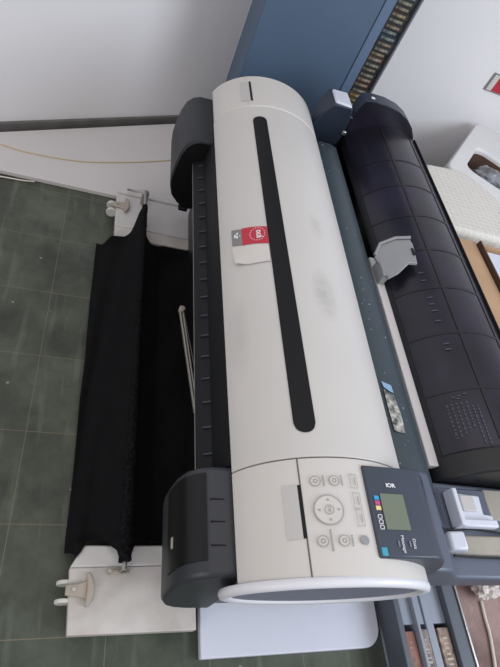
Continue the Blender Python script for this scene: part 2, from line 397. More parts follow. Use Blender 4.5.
# sticker: grey and red strip with a white leaf under it
stk = None
bm = drape_strip(0.2835, 0.3450, 0.7255, 0.8150, 0.0030, nx=8, ny=6)
for v in bm.verts:
    if v.co.x < 0.302 and v.co.y < 0.77: v.co.z += 0.010 * (1 - (v.co.x - 0.2835) / 0.0185) * (1 - (v.co.y - 0.7255) / 0.045); 
    v.co.y += 0.0 if v.co.x > 0.31 else 0.010 * (0.31 - v.co.x) / 0.0265
stk = part('sticker', bm, 'paper', smooth=60)
bm = drape_strip(0.2995, 0.3455, 0.7735, 0.8240, 0.0045, nx=6, ny=3)
for v in bm.verts: v.co.y += 0.009 * (0.3455 - v.co.x) / 0.046
part('red_print', bm, 'red', stk, smooth=60)
bm = drape_strip(0.2835, 0.2995, 0.7830, 0.8310, 0.0045, nx=4, ny=3)
for v in bm.verts: v.co.y += 0.009 * (0.2995 - v.co.x) / 0.016
part('grey_print', bm, 'sgrey', stk, smooth=60)
SR, SU = (0, -1, 0), (1, 0, 0)          # reads toward the near end, tops of letters to the back
bm = text_bm('océ', 0.0165, (0.3295, 0.8040, 0), SR, SU, bz, 0.0055, bold=0.0004); part('logo_lettering', bm, 'white', stk, recalc=False, smooth=0)
bm = bmesh.new()
for k in range(18):
    a = 2 * PI * k / 18; x = 0.3265 + 0.0135 * cos(a); y = 0.8050 + 0.0185 * sin(a)
    v = [bm.verts.new((x + dx, y + dy, bz(x + dx) + 0.0053)) for dx, dy in ((-.0009, -.0011), (.0009, -.0011), (.0009, .0011), (-.0009, .0011))]; bm.faces.new(v)
part('dotted_ring', bm, 'white', stk)
bm = bmesh.new()
for x, y, w, h in ((0.2885, 0.8165, 0.0035, 0.009), (0.2920, 0.8215, 0.003, 0.006), (0.2915, 0.8115, 0.003, 0.007), (0.2960, 0.8125, 0.0016, 0.004)):
    v = [bm.verts.new((x + a * w, y + b * h, bz(x + a * w) + 0.0055)) for a, b in ((-.5, -.5), (.5, -.5), (.5, .5), (-.5, .5))]; bm.faces.new(v)
part('small_emblem', bm, 'white', stk)

# buttons on the control cover
def drape_disc(cx, cy, r, lift, n=28, hole=0.0):
    bm = bmesh.new()
    o = [bm.verts.new((cx + r * cos(2 * PI * k / n), cy + r * sin(2 * PI * k / n), bz(cx + r * cos(2 * PI * k / n)) + lift)) for k in range(n)]
    if hole:
        i = [bm.verts.new((cx + hole * cos(2 * PI * k / n), cy + hole * sin(2 * PI * k / n), bz(cx + hole * cos(2 * PI * k / n)) + lift)) for k in range(n)]
        for k in range(n): bm.faces.new((o[k], o[(k + 1) % n], i[(k + 1) % n], i[k]))
    else: bm.faces.new(o)
    return bm
pad = part('navigation_pad', drape_disc(0.3804, 0.2306, 0.0212, 0.0022), 'shell', near)
M['btnline'] = mat('button_outline', (158, 153, 148), 0.6)
part('pad_ring', drape_disc(0.3804, 0.2306, 0.0216, 0.0026, hole=0.0201), 'btnline', near)
part('pad_ring', drape_disc(0.3804, 0.2306, 0.0070, 0.0028, hole=0.0059), 'btnline', near)
bm = text_bm('OK', 0.0062, (0.3804, 0.2306, 0), SR, SU, bz, 0.0029); part('button_lettering', bm, 'greyprint', near, recalc=False, smooth=0)
for dx, dy in ((0.014, 0), (-0.014, 0), (0, 0.014), (0, -0.014)):
    bm = bmesh.new(); cx, cy = 0.3804 + dx, 0.2306 + dy; t = math.atan2(dy, dx)
    v = [bm.verts.new((cx + 0.0026 * cos(t + a), cy + 0.0026 * sin(t + a), bz(cx + 0.0026 * cos(t + a)) + 0.0028)) for a in (0, 2 * PI / 3, 4 * PI / 3)]; bm.faces.new(v)
    part('pad_arrow', bm, 'btnline', near)
for cx, cy, ln in ((0.3667, 0.2731, 0.016), (0.3949, 0.2732, 0.017), (0.3655, 0.1880, 0.030), (0.3953, 0.1876, 0.015)):
    part('button', drape_disc(cx, cy, 0.0064, 0.0020), 'shell', near)
    part('button_ring', drape_disc(cx, cy, 0.0078, 0.0026, hole=0.0066), 'btnline', near)
    part('button_symbol', drape_disc(cx, cy, 0.0033, 0.0027, hole=0.0022), 'greyprint', near)
    bm = bmesh.new(); y = cy + ln / 2
    while y > cy - ln / 2 + 0.001:
        h = random.choice((0.0014, 0.002)); v = [bm.verts.new((cx + 0.0105 + a, y + b, bz(cx + 0.0105 + a) + 0.0022)) for a, b in ((0, -h), (0.0026, -h), (0.0026, 0), (0, 0))]; bm.faces.new(v); y -= h + 0.0008
    part('button_caption', bm, 'greyprint', near)
part('round_button', drape_disc(0.4266, 0.1883, 0.0066, 0.0024), 'greybtn', near)
for cx, cy, w, h in ((0.4260, 0.2730, 0.0125, 0.0215), (0.4262, 0.2440, 0.012, 0.0235), (0.4262, 0.2190, 0.012, 0.0235)):
    bm = bmesh.new()
    for a0, a1, b0, b1 in ((-w / 2, w / 2, h / 2 - 0.0009, h / 2), (-w / 2, w / 2, -h / 2, -h / 2 + 0.0009), (-w / 2, -w / 2 + 0.0009, -h / 2, h / 2), (w / 2 - 0.0009, w / 2, -h / 2, h / 2)):
        drape_strip(cx + a0, cx + a1, cy + b0, cy + b1, 0.0024, nx=1, ny=1, bm=bm)
    part('key_outline', bm, 'btnline', near)
    part('key_mark', drape_strip(cx + 0.001, cx + 0.0028, cy - 0.006, cy + 0.006, 0.0026, nx=1, ny=1), 'btnline', near)

# dark display panel
bm = bmesh.new()
prism(bm, [(0.4455, 0.5835), (0.540, 0.5835), (0.553, 0.578), (0.572, 0.560), (0.590, 0.530), (0.598, 0.500), (0.598, 0.44), (0.4455, 0.44)], 0.165, 0.300)
pan = part('display_panel', bm, 'panel', bev=0.003, smooth=40)
ZP = 0.5842
def flat(x0, x1, y0, y1, z=ZP + 0.0006):
    bm = bmesh.new(); bm.faces.new([bm.verts.new(p) for p in ((x0, y0, z), (x1, y0, z), (x1, y1, z), (x0, y1, z))]); return bm
def flatbox(x0, x1, y0, y1, z0=ZP - 0.002, z1=ZP + 0.0008):
    bm = bmesh.new(); box(bm, x0, x1, y0, y1, z0, z1); return bm
part('screen', flatbox(0.4655, 0.5065, 0.2035, 0.2560), 'lcd', pan)
for m_, y in (('cyan', 0.2490), ('magenta', 0.2415), ('yellow', 0.2340)):
    part('ink_colour_mark', flatbox(0.4545, 0.4625, y - 0.0030, y + 0.0030), m_, pan)
for y in (0.2215, 0.2140, 0.2065):
    bm = bmesh.new()
    for x0, x1, y0, y1 in ((0.4545, 0.4615, y - .003, y - .0022), (0.4545, 0.4615, y + .0022, y + .003), (0.4545, 0.4553, y - .003, y + .003), (0.4607, 0.4615, y - .003, y + .003)):
        box(bm, x0, x1, y0, y1, ZP - 0.002, ZP + 0.0008)
    part('paper_size_mark', bm, 'white', pan)
part('blue_badge', flatbox(0.4490, 0.4585, 0.1665 + 0.001, 0.1790), 'teal', pan, bev=0.001)
bm = text_bm('IOR', 0.0085, (0.4880, 0.2690, ZP + 0.0008), (1.15, 0, 0), (0, 1, 0), bold=0.0003); part('panel_lettering', bm, 'white', pan, recalc=False, smooth=0)
bm = text_bm('Message', 0.0074, (0.4875, 0.1835, ZP + 0.0008), SR, SU, bold=0.0); part('panel_lettering', bm, 'white', pan, recalc=False, smooth=0)
bm = text_bm('Data', 0.0074, (0.5065, 0.1845, ZP + 0.0008), SR, SU, bold=0.0); part('panel_lettering', bm, 'white', pan, recalc=False, smooth=0)
for x in (0.4800, 0.4990):
    part('status_lamp', flatbox(x - 0.0011, x + 0.0011, 0.180, 0.188), 'recess', pan)

# slate rail behind the cover
bm = bmesh.new()
prism(bm, [(0.585, 0.39), (0.590, 0.448), (0.602, 0.463), (0.620, 0.470), (0.650, 0.471), (0.674, 0.464), (0.688, 0.450), (0.692, 0.43), (0.692, 0.39)], 0.312, 1.40)
rail = part('rear_rail', bm, 'rail', bev=0.001, smooth=50)
def railz(x): return 0.4712
bm = bmesh.new(); bm.faces.new([bm.verts.new((x, y, 0.4722)) for x, y in ((0.613, 0.523), (0.634, 0.508), (0.640, 0.465), (0.638, 0.424), (0.614, 0.428), (0.613, 0.470))])
M['torn'] = mat('torn_print', (196, 194, 184), 0.6, rgb2=(34, 36, 40), scale=75)
torn = part('torn_sticker', bm, 'torn', rail)
bm = bmesh.new(); bm.faces.new([bm.verts.new((x, y, 0.4726)) for x, y in ((0.612, 0.540), (0.634, 0.533), (0.635, 0.515), (0.626, 0.518), (0.614, 0.527))])
M['paleblue'] = mat('pale_blue_print', (134, 164, 196), 0.6)
part('torn_corner', bm, 'paleblue', torn)
# pale strip beside the roll cover
bm = bmesh.new(); box(bm, 0.6935, 0.722, 0.372, 0.945, 0.435, 0.450); part('pale_strip', bm, 'strip', bev=0.002)

# smoked roll cover
RX, RZ, RR = 0.87, 0.36, 0.175
def arc(a0, a1, r, n=24): return [(RX + r * cos(math.radians(a0 + (a1 - a0) * k / n)), RZ + r * sin(math.radians(a0 + (a1 - a0) * k / n))) for k in range(n + 1)]
Y0, Y1 = 0.385, 1.500
bm = bmesh.new(); prism(bm, arc(152, -15, RR) + arc(-15, 152, RR - 0.008), Y0, Y1); roll = part('roll_cover', bm, 'roll', bev=0.001, smooth=40)
def arcbar(a0, a1, r0, r1, y0, y1, n=10):
    bm = bmesh.new(); prism(bm, arc(a0, a1, r1, n) + arc(a1, a0, r0, n), y0, y1); return bm
for y in (0.52, 0.665, 0.80, 0.93, 1.06, 1.19, 1.31):
    part('cover_rib', arcbar(150, 30, RR - 0.002, RR + 0.0012, y, y + 0.006, 20), 'rollrib', roll, smooth=40)
for a in (108, 72):
    part('cover_rib', arcbar(a, a - 2.5, RR - 0.002, RR + 0.0014, Y0 + 0.02, Y1 - 0.02, 2), 'rollrib', roll, smooth=40)
part('cover_edge_frame', arcbar(60, 10, RR - 0.004, RR + 0.007, Y0 - 0.005, Y1), 'framedark', roll, smooth=40)
part('cover_edge_frame', arcbar(152, 146, RR - 0.004, RR + 0.003, Y0, Y1), 'black', roll, smooth=40)
# printed notes: rows of short pale strokes near the end, and size marks further up
def rollmark(bm, a, y, da, dy):
    bm.faces.new([bm.verts.new((RX + (RR + 0.002) * cos(math.radians(q)), yy, RZ + (RR + 0.002) * sin(math.radians(q)))) for q, yy in ((a, y), (a - da, y), (a - da, y - dy), (a, y - dy))])
bm = bmesh.new()
for k in range(7):
    y = 0.492 - (0.0 if k < 5 else 0.01)
    a = 134 - k * 3.2
    while y > (0.415 + 0.012 * k * 0.5 if k < 5 else 0.40):
        d = random.uniform(0.003, 0.008); rollmark(bm, a, y, 0.9, d); y -= d + 0.003
part('printed_note', bm, 'rollpale', roll)
bm = bmesh.new()
for (a, y) in ((129, 0.507), (125, 0.509), (121, 0.512), (126, 0.503)): rollmark(bm, a, y, 2.0, 0.003)
part('printed_arrow', bm, 'rollpale', roll)
for y in (0.855, 0.83, 0.775, 0.755, 0.735, 0.705, 0.64, 0.625):
    bm = bmesh.new(); rollmark(bm, 122, y, 4.0, 0.0035); part('size_mark', bm, 'rollpale', roll)
# cradle under the roll cover and end holders
bm = bmesh.new(); box(bm, 0.705, 1.035, 0.40, 1.49, 0.20, 0.345); part('roll_cradle', bm, 'black', bev=0.01)
bm = bmesh.new(); prism(bm, arc(178, -20, RR + 0.004) + [(1.03, 0.34), (0.70, 0.34)], 0.341, 0.392); part('roll_holder', bm, 'black', bev=0.012, seg=3, smooth=40)
CX, CZ, CR = 0.79, 0.42, 0.186
capo = [(0.706, 0.575), (0.716, 0.598), (0.740, 0.605), (0.790, 0.607), (0.835, 0.601), (0.874, 0.587), (0.906, 0.566), (0.930, 0.538), (0.944, 0.500)]
capo = [(x + 0.018, z - 0.013) for x, z in capo]
bm = bmesh.new(); prism(bm, capo[::-1] + [(0.72, 0.22), (0.962, 0.22)], 1.494, 1.552); hold = part('roll_end_cap', bm, 'postbody', bev=0.006, seg=3, smooth=40)
bm = bmesh.new(); prism(bm, [(0.709, 0.540), (0.700, 0.40), (0.660, 0.40), (0.664, 0.47), (0.690, 0.545)], 1.46, 1.530); part('cap_hinge', bm, 'black', hold, bev=0.004)
bm = bmesh.new(); box(bm, 0.755, 0.767, 1.512, 1.522, 0.585, 0.5945); part('cap_face', (lambda b_: (prism(b_, capo[::-1] + [(0.72, 0.30), (0.962, 0.30)], 1.4920, 1.4945), b_)[1])(bmesh.new()), 'roll', hold)
M['pb'] = M['rollpale']
bm = bmesh.new(); box(bm, 0.755, 0.767, 1.512, 1.522, 0.585, 0.5945); part('cap_emblem', bm, 'white', hold, bev=0.002)
# far rear post with pale top
bm = bmesh.new(); prism(bm, [(0.575, 0.40), (0.578, 0.56), (0.592, 0.602), (0.650, 0.606), (0.668, 0.56), (0.690, 0.47), (0.690, 0.40)], 1.372, 1.462)
for v in bm.verts:
    if v.co.y < 1.40: v.co.y += max(0.0, 0.60 - v.co.z) * 0.50
post = part('rear_post', bm, 'postbody', bev=0.005, seg=3)
bm = bmesh.new(); vprism(bm, [(0.597, 1.382), (0.648, 1.376), (0.648, 1.455), (0.597, 1.450)], 0.600, 0.6095); part('post_top', bm, 'latch', post, bev=0.004)
bm = bmesh.new(); box(bm, 0.676, 0.690, 1.415, 1.423, 0.50, 0.514); part('post_latch', bm, 'metal', post, bev=0.003)
# near rear block with the two ink cover latches
bm = bmesh.new()
prism(bm, [(0.595, 0.505), (0.640, 0.496), (0.672, 0.462), (0.685, 0.452), (0.84, 0.446), (1.01, 0.43), (1.055, 0.415), (1.05, 0.400), (0.98, 0.395), (0.595, 0.395)], 0.166, 0.338)
blk = part('rear_block', bm, 'block', bev=0.006, seg=3)
bm = bmesh.new(); box(bm, 0.690, 0.985, 0.247, 0.328, 0.440, 0.4535); part('ink_bay', bm, 'block', blk, bev=0.003)
bm = bmesh.new(); box(bm, 0.800, 1.00, 0.268, 0.330, 0.435, 0.4545); part('ink_bay_floor', bm, 'trough', blk, bev=0.003)
lt = bmesh.new(); vprism(lt, [(0.703, 0.2500), (0.792, 0.2510), (0.797, 0.275), (0.776, 0.277), (0.779, 0.312), (0.703, 0.316)], 0.452, 0.463); lat = part('ink_cover_latch', lt, 'latch', blk, bev=0.003)
bm = bmesh.new(); prism(bm, [(0.699, 0.455), (0.701, 0.482), (0.711, 0.482), (0.717, 0.462), (0.717, 0.455)], 0.2495, 0.317); part('latch_ridge', bm, 'latch', lat, bev=0.002)
bm = bmesh.new(); box(bm, 0.713, 0.793, 0.2495, 0.2640, 0.458, 0.474); part('latch_bar', bm, 'latch', lat, bev=0.003)
bm = bmesh.new(); box(bm, 0.728, 0.760, 0.280, 0.311, 0.462, 0.4665); part('latch_plate', bm, 'shellgrey', lat, bev=0.002)
bm = bmesh.new(); box(bm, 0.655, 0.985, 0.205, 0.2405, 0.440, 0.4545); part('ink_bay_floor', bm, 'trough', blk, bev=0.004)
lt = bmesh.new(); prism(lt, [(0.668, 0.45), (0.672, 0.474), (0.702, 0.478), (0.712, 0.462), (0.712, 0.45)], 0.2080, 0.2400); part('ink_cover_latch', lt, 'latch', blk, bev=0.004)
for pts in ([(0.640, 0.2430, 0.490), (0.67, 0.2440, 0.470), (0.70, 0.2470, 0.458), (0.74, 0.2500, 0.456), (0.80, 0.246, 0.4565), (0.90, 0.238, 0.452), (1.0, 0.226, 0.440)],
            [(0.680, 0.2020, 0.462), (0.74, 0.2010, 0.456), (0.82, 0.1990, 0.456), (0.92, 0.190, 0.446), (1.0, 0.186, 0.436)]):
    bm = bmesh.new(); tube(bm, smoothpath(pts, 5), 0.0022, 6); part('gap_seal', bm, 'black', blk)
# grey feed lever standing over the strip and the roll cover
bm = bmesh.new()
out = [(0.683, 0.925, 0.474), (0.700, 0.962, 0.490), (0.738, 0.968, 0.518), (0.772, 0.958, 0.540), (0.776, 0.938, 0.541), (0.770, 0.862, 0.538), (0.750, 0.868, 0.528), (0.722, 0.842, 0.508), (0.700, 0.836, 0.484), (0.692, 0.890, 0.476)]
lc = Vector((0.722, 0.895, 0.50))
def lv(p): q = lc + (Vector(p) - lc) * 0.86; return Vector((q.x - 0.002, q.y - 0.004, q.z))
out = [tuple(lv(p)) for p in out]
a = [bm.verts.new(p) for p in out]; b = [bm.verts.new((p[0] + 0.003, p[1], p[2] - 0.008)) for p in out]
bm.faces.new(a); bm.faces.new(b[::-1])
for i in range(len(out)): bm.faces.new((a[i], a[(i + 1) % len(out)], b[(i + 1) % len(out)], b[i]))
lev = part('feed_lever', bm, 'clip', bev=0.0015)
bm = bmesh.new(); tube(bm, [lv(p) for p in ((0.684, 0.930, 0.476), (0.700, 0.965, 0.494), (0.738, 0.972, 0.522), (0.773, 0.961, 0.545))], 0.0042, 8); part('lever_rim', bm, 'clip', lev)
bm = bmesh.new(); bm.faces.new([bm.verts.new(lv(p)) for p in ((0.764, 0.921, 0.5382), (0.771, 0.919, 0.5415), (0.770, 0.890, 0.5412), (0.763, 0.892, 0.5380))]); part('lever_slot', bm, 'black', lev)
bm = bmesh.new(); box(bm, 0.694, 0.712, 0.850, 0.91, 0.445, 0.484); part('lever_base', bm, 'clip', lev, bev=0.003)

# ---- stand feet, rod and cloth, measured in room coordinates
def wpart(name, bm, m, parent=None, **k):
    for v in bm.verts:
        v.co = w2l(v.co.x, v.co.y, v.co.z)
    return part(name, bm, m, parent, **k)
bm = bmesh.new(); vprism(bm, [(0.079, 0.148), (0.332, 0.147), (0.332, 0.272), (0.071, 0.268)], 0.030, 0.055); ft = wpart('stand_foot', bm, 'foot', bev=0.002)
bm = bmesh.new(); vprism(bm, [(0.071, 0.2685), (0.332, 0.2725), (0.332, 0.313), (0.096, 0.312)], 0.022, 0.056); wpart('foot_rail', bm, 'footband', ft, bev=0.004)
bm = bmesh.new(); box(bm, 0.26, 0.272, 0.276, 0.281, 0.0555, 0.0568); wpart('foot_label', bm, 'greyprint', ft)
bm = bmesh.new(); vprism(bm, [(0.095, 1.293), (0.345, 1.295), (0.345, 1.450), (0.092, 1.448)], 0.030, 0.055); ft2 = wpart('stand_foot', bm, 'footband', bev=0.004)
bm = bmesh.new(); vprism(bm, [(0.098, 1.244), (0.345, 1.244), (0.345, 1.2925), (0.095, 1.2915)], 0.022, 0.0545); wpart('foot_rail', bm, 'foot', ft2, bev=0.004)
bm = bmesh.new(); box(bm, 0.095, 0.340, 1.449, 1.470, 0.03, 0.062)
wpart('foot_end_rail', bm, 'footband', ft2, bev=0.003)
def caster(ft, yc, xc, sgn):
    # a flared pedal on a narrow neck that hooks over the end of the foot
    bm = bmesh.new(); n = 14
    outl = []
    for k in range(n + 1):
        t = -1 + 2 * k / n; outl.append((xc + 0.043 - 0.010 * t * t, yc + 0.031 * t))
    for k in range(n + 1):
        t = 1 - 2 * k / n; outl.append((xc + 0.029 - 0.004 * t * t, yc + 0.031 * t))
    vprism(bm, outl, 0.058, 0.070); cs = wpart('caster', bm, 'footdark', ft, bev=0.003)
    bm = bmesh.new(); vprism(bm, [(xc - 0.012, yc - 0.010), (xc + 0.012, yc - 0.012), (xc + 0.030, yc - 0.018), (xc + 0.030, yc + 0.018), (xc + 0.012, yc + 0.012), (xc - 0.012, yc + 0.010)], 0.0552, 0.064)
    wpart('caster_neck', bm, 'footdark', ft, bev=0.003)
    bm = bmesh.new(); tube(bm, [(xc + 0.004, yc, 0.064), (xc + 0.004, yc, 0.0665)], 0.004, 10); wpart('caster_rivet', bm, 'metal', ft)
    for d in (-1, 1):
        bm = bmesh.new(); tube(bm, [(xc - 0.012, yc + d * 0.013, 0.038), (xc - 0.012, yc + d * 0.021, 0.038)], 0.0175, 16); wpart('caster_wheel', bm, 'caster', ft, bev=0.002)
caster(ft, 0.226, 0.0790, 1)
caster(ft2, 1.385, 0.0930, 1)
bm = bmesh.new(); box(bm, 0.143, 0.190, 0.254, 0.263, 0.055, 0.061); cl = wpart('rod_clamp', bm, 'footdark', ft, bev=0.002)
for x in (0.150, 0.174, 0.183):
    bm = bmesh.new(); tube(bm, [(x, 0.2585, 0.058), (x, 0.2585, 0.067)], 0.0042, 8); wpart('clamp_screw', bm, 'metal', ft)
bm = bmesh.new(); tube(bm, [(0.172, 0.2585, 0.060), (0.172, 0.2590, 0.10)], 0.0035, 8); wpart('clamp_pin', bm, 'metal', ft)
bm = bmesh.new(); tube(bm, [(0.1725, 0.252, 0.104), (0.1800, 1.430, 0.104)], 0.0052, 10); wpart('basket_rod', bm, 'metal')
bm = bmesh.new(); tube(bm, [(0.180, 1.428, 0.104), (0.150, 1.432, 0.092), (0.125, 1.455, 0.075)], 0.004, 8); wpart('rod_hook', bm, 'metal')
bm = bmesh.new(); box(bm, 0.170, 0.192, 1.415, 1.435, 0.055, 0.104); wpart('rod_bracket', bm, 'metal', ft2, bev=0.003)
# cloth
def lerp(a, b, t): return a + (b - a) * t
def piece(tab, y):
    for (y0, v0), (y1, v1) in zip(tab, tab[1:]):
        if y0 <= y <= y1: return lerp(v0, v1, (y - y0) / (y1 - y0))
    return tab[0][1] if y < tab[0][0] else tab[-1][1]
bm = bmesh.new(); NU, NV = 60, 90; g = []
near_edge = [(0.0, 0.302), (0.06, 0.303), (0.075, 0.287), (0.090, 0.320), (0.13, 0.318), (0.152, 0.294), (0.170, 0.268), (0.185, 0.300), (0.195, 0.320), (0.5, 0.322)]
far_edge = [(0.0, 1.215), (0.047, 1.232), (0.09, 1.236), (0.13, 1.240), (0.150, 1.262), (0.160, 1.30), (0.170, 1.345), (0.184, 1.345), (0.190, 1.235), (0.205, 1.228), (0.25, 1.236), (0.32, 1.236), (0.5, 1.236)]
left_edge = [(0.28, 0.0600), (0.32, 0.0590), (0.50, 0.0580), (0.665, 0.0530), (0.80, 0.0540), (1.0, 0.0500), (1.234, 0.0470), (1.4, 0.0480)]
def cz(x, y, xl):
    rodx = 0.1725 + 0.0064 * (y - 0.252)
    if x < rodx:
        t = (rodx - x) / (rodx - xl); z = 0.018 + 0.092 * (1 - t) ** 2.2
        z += 0.006 * sin(9 * y + 14 * t) * t
        return z + 0.014 * max(0, 1 - abs(y - 0.29) / 0.05) * t
    t = min((x - rodx) / 0.30, 1); z = 0.110 - 0.085 * min(1, t * 4.5) ** 0.7 
    z += 0.010 * t * (1 + sin(7 * y + 9 * t)) + 0.004 * sin(23 * y - 12 * t) * min(1, t * 4)
    return max(z, 0.015)
for j in range(NV + 1):
    row = []
    for i in range(NU + 1):
        u = i / NU; v = j / NV
        xg = 0.05 + 0.35 * u
        ya = piece(near_edge, xg); yb = piece(far_edge, xg); y = lerp(ya, yb, v)
        xl = piece(left_edge, y); x = lerp(xl, 0.40, u)
        z = cz(x, y, xl)
        if x > 0.29: z = min(z, 0.047)
        k = max(0.0, min(1.0, (0.330 - y) / 0.016), min(1.0, (y - 1.222) / 0.018)) * max(0.0, min(1.0, (x - 0.066) / 0.02))
        if z < 0.062: z = lerp(z, 0.062, k * k * (3 - 2 * k))
        row.append(bm.verts.new((x, y, z)))
    g.append(row)
for j in range(NV):
    for i in range(NU): bm.faces.new((g[j][i], g[j][i + 1], g[j + 1][i + 1], g[j + 1][i]))
clo = wpart('basket_cloth', bm, 'cloth', smooth=80)
s = clo.modifiers.new('thick', 'SOLIDIFY'); s.thickness = 0.002
pts = []; rs = []
for k in range(120):
    t = k / 119; y = 0.268 + t * (1.352 - 0.268)
    pts.append((0.1725 + 0.0064 * (y - 0.252) + random.uniform(-.0006, .0006), y, 0.106)); rs.append(0.0085 + 0.006 * max(0, 1 - t * 2.2) + random.uniform(-.0006, .0006) * (2 if t < 0.5 else 0.6))
bm = bmesh.new(); tube(bm, pts, rs, 14, jit=0.10); wpart('rod_sleeve', bm, 'sleeve', clo, smooth=60)
# folding silver arm above the cloth
bm = bmesh.new()
tube(bm, [(0.281, 0.898, 0.150), (0.3150, 0.592, 0.150)], 0.0042, 8)
arm = wpart('basket_arm', bm, 'armm')
bm = bmesh.new(); tube(bm, [(0.288, 0.900, 0.150), (0.3215, 0.592, 0.150)], 0.0030, 8); wpart('arm_rod', bm, 'armm', arm)
bm = bmesh.new(); tube(bm, [(0.285, 0.906, 0.142), (0.285, 0.906, 0.160)], 0.0085, 14); wpart('arm_knob', bm, 'footdark', arm, bev=0.002)
bm = bmesh.new(); tube(bm, [(0.290, 0.895, 0.154), (0.3200, 0.690, 0.154)], 0.0012, 6); wpart('arm_wire', bm, 'metal', arm)
bm = bmesh.new(); tube(bm, [(0.318, 0.595, 0.150), (0.330, 0.480, 0.170)], 0.0012, 6); wpart('arm_wire', bm, 'metal', arm)

# ------------------------------------------------------------------ boards and cables on the floor
bm = bmesh.new()
q = [(-1.05, 1.482), (0.98, 1.482), (0.30, WX(0.30) - 0.03), (-0.335, WX(-0.335) - 0.03), (-0.60, WX(-0.6) - 0.03)]
q = [(-0.66, 1.482), (0.36, 1.482), (0.36, WX(0.36) - 0.035), (-0.60, WX(-0.60) - 0.035)]
vprism(bm, q, 0.0, 0.016)
tag(finish('white_board', bm, 'wboard', bev=0.002), 'large white board lying on the floor along the dark grey skirting, yellow cable across it', 'board')
def onb(pts, z): return [(x, y, z) for x, y in pts]
bm = bmesh.new(); tube(bm, smoothpath(onb([(-0.60, 1.66), (-0.45, 1.640), (-0.30, 1.610), (-0.20, 1.600), (-0.05, 1.617), (0.08, 1.662), (0.22, 1.725), (0.33, 1.785)], 0.0182), 8), 0.0022, 8)
tag(finish('cable', bm, 'cable'), 'thin yellowed cable running in a slack curve over the white floor board', 'cable')
bm = bmesh.new(); tube(bm, smoothpath(onb([(-0.60, 1.440), (-0.40, 1.452), (-0.27, 1.466), (-0.21, 1.470), (-0.17, 1.4775)], 0.0024), 8), 0.0024, 8)
tag(finish('cable', bm, 'wcable'), 'thin white cable on the green floor just in front of the white floor board', 'cable')

def rrect(x0, x1, y0, y1, r, n=8):
    out = []
    for cx, cy, a0 in ((x1 - r, y1 - r, 0), (x0 + r, y1 - r, 90), (x0 + r, y0 + r, 180), (x1 - r, y0 + r, 270)):
        for k in range(n + 1):
            a = math.radians(a0 + 90 * k / n); out.append((cx + r * cos(a), cy + r * sin(a)))
    return out
bm = bmesh.new()
o_ = [(0.350, 0.098), (0.745, 0.098)] + [(0.745 + 0.045 * cos(math.radians(a)), 0.143 + 0.045 * sin(math.radians(a))) for a in range(-80, 1, 10)] + [(0.797, 0.30), (0.80, 0.52), (0.350, 0.52)]
vprism(bm, o_, 0.0, 0.020)
tag(finish('laminate_board', bm, 'wpanel', bev=0.003), 'white laminate board with a rounded corner under the oval end of the printer', 'board')

# steel rack with three books, bottom right
RK = thing('steel_rack', 'blue grey steel rack with three books standing in its bays, beside the white panel', 'rack', (0.88, 0.05, 0))
def rpart(name, bm, m, **k): return finish(name, bm, m, RK, off=(0.88, 0.05, 0), **k)
RY0, RY1 = -0.30, 0.44
bm = bmesh.new(); vprism(bm, [(0.804, RY0), (1.002, RY0), (1.002, RY1), (0.804, RY1)], 0.0, 0.010); rpart('rack_base', bm, 'rack')
for x0, x1, m_, zt in ((0.802, 0.818, 'rackdark', 0.082), (0.852, 0.860, 'rack', 0.086), (0.888, 0.910, 'rack', 0.070), (0.950, 0.988, 'rackdark', 0.084)):
    bm = bmesh.new(); box(bm, x0, x1, RY0, RY1, 0.010, zt); rpart('divider', bm, m_, bev=0.002)
bm = bmesh.new(); box(bm, 0.986, 0.992, RY0, RY1, 0.0, 0.088); rpart('edge_strip', bm, 'metal', bev=0.001)
bm = bmesh.new(); box(bm, 0.8185, 0.8515, 0.134, RY1, 0.010, 0.074)
box(bm, 0.8605, 0.8875, 0.134, RY1, 0.010, 0.066); box(bm, 0.9105, 0.9495, 0.134, RY1, 0.010, 0.066)
rpart('bay_cover', bm, 'rack', bev=0.001)
M['book_red'] = mat('book_red_brown', (168, 116, 100), 0.6, rgb2=(136, 88, 76), scale=30)
M['book_grey'] = mat('book_grey', (176, 158, 148), 0.6, rgb2=(92, 82, 78), scale=60)
M['book_tan'] = mat('book_tan', (180, 156, 138), 0.6, rgb2=(108, 92, 82), scale=60)
M['pages'] = mat('book_pages', (196, 188, 172), 0.8, var=0.1)
def rack_book(x0, x1, y1, m_, label):
    b = thing('book', label, 'book', ((x0 + x1) / 2, -0.08, 0.0105), group='books standing in the steel rack')
    off = ((x0 + x1) / 2, -0.08, 0.0105); y0 = -0.24; t = 0.0025; zt = 0.072
    bm = bmesh.new(); box(bm, x0, x1, y0, y1, zt - t, zt); box(bm, x0, x0 + t, y0, y1, 0.0105, zt - t); box(bm, x1 - t, x1, y0, y1, 0.0105, zt - t)
    finish('cover', bm, m_, b, off=off)
    bm = bmesh.new(); box(bm, x0 + t, x1 - t, y0 + 0.003, y1 - 0.003, 0.012, zt - t); finish('pages', bm, 'pages', b, off=off)
    bm = bmesh.new(); y = y1 - 0.02
    while y > y0 + 0.05:
        h = random.uniform(0.0015, 0.004); dx = random.uniform(0.006, 0.010); box(bm, x0 + dx, x1 - dx, y - h, y, zt, zt + 0.0003); y -= h + random.uniform(0.002, 0.009)
    finish('spine_ornament', bm, 'pages' if m_ != 'book_red' else 'book_tan', b, off=off)
rack_book(0.8205, 0.8465, 0.120, 'book_red', 'red brown book in the left bay of the blue grey steel rack')
rack_book(0.8625, 0.8855, 0.123, 'book_grey', 'grey mottled book in the middle bay of the blue grey steel rack')
rack_book(0.9150, 0.9450, 0.124, 'book_tan', 'tan book in the right bay of the blue grey steel rack')

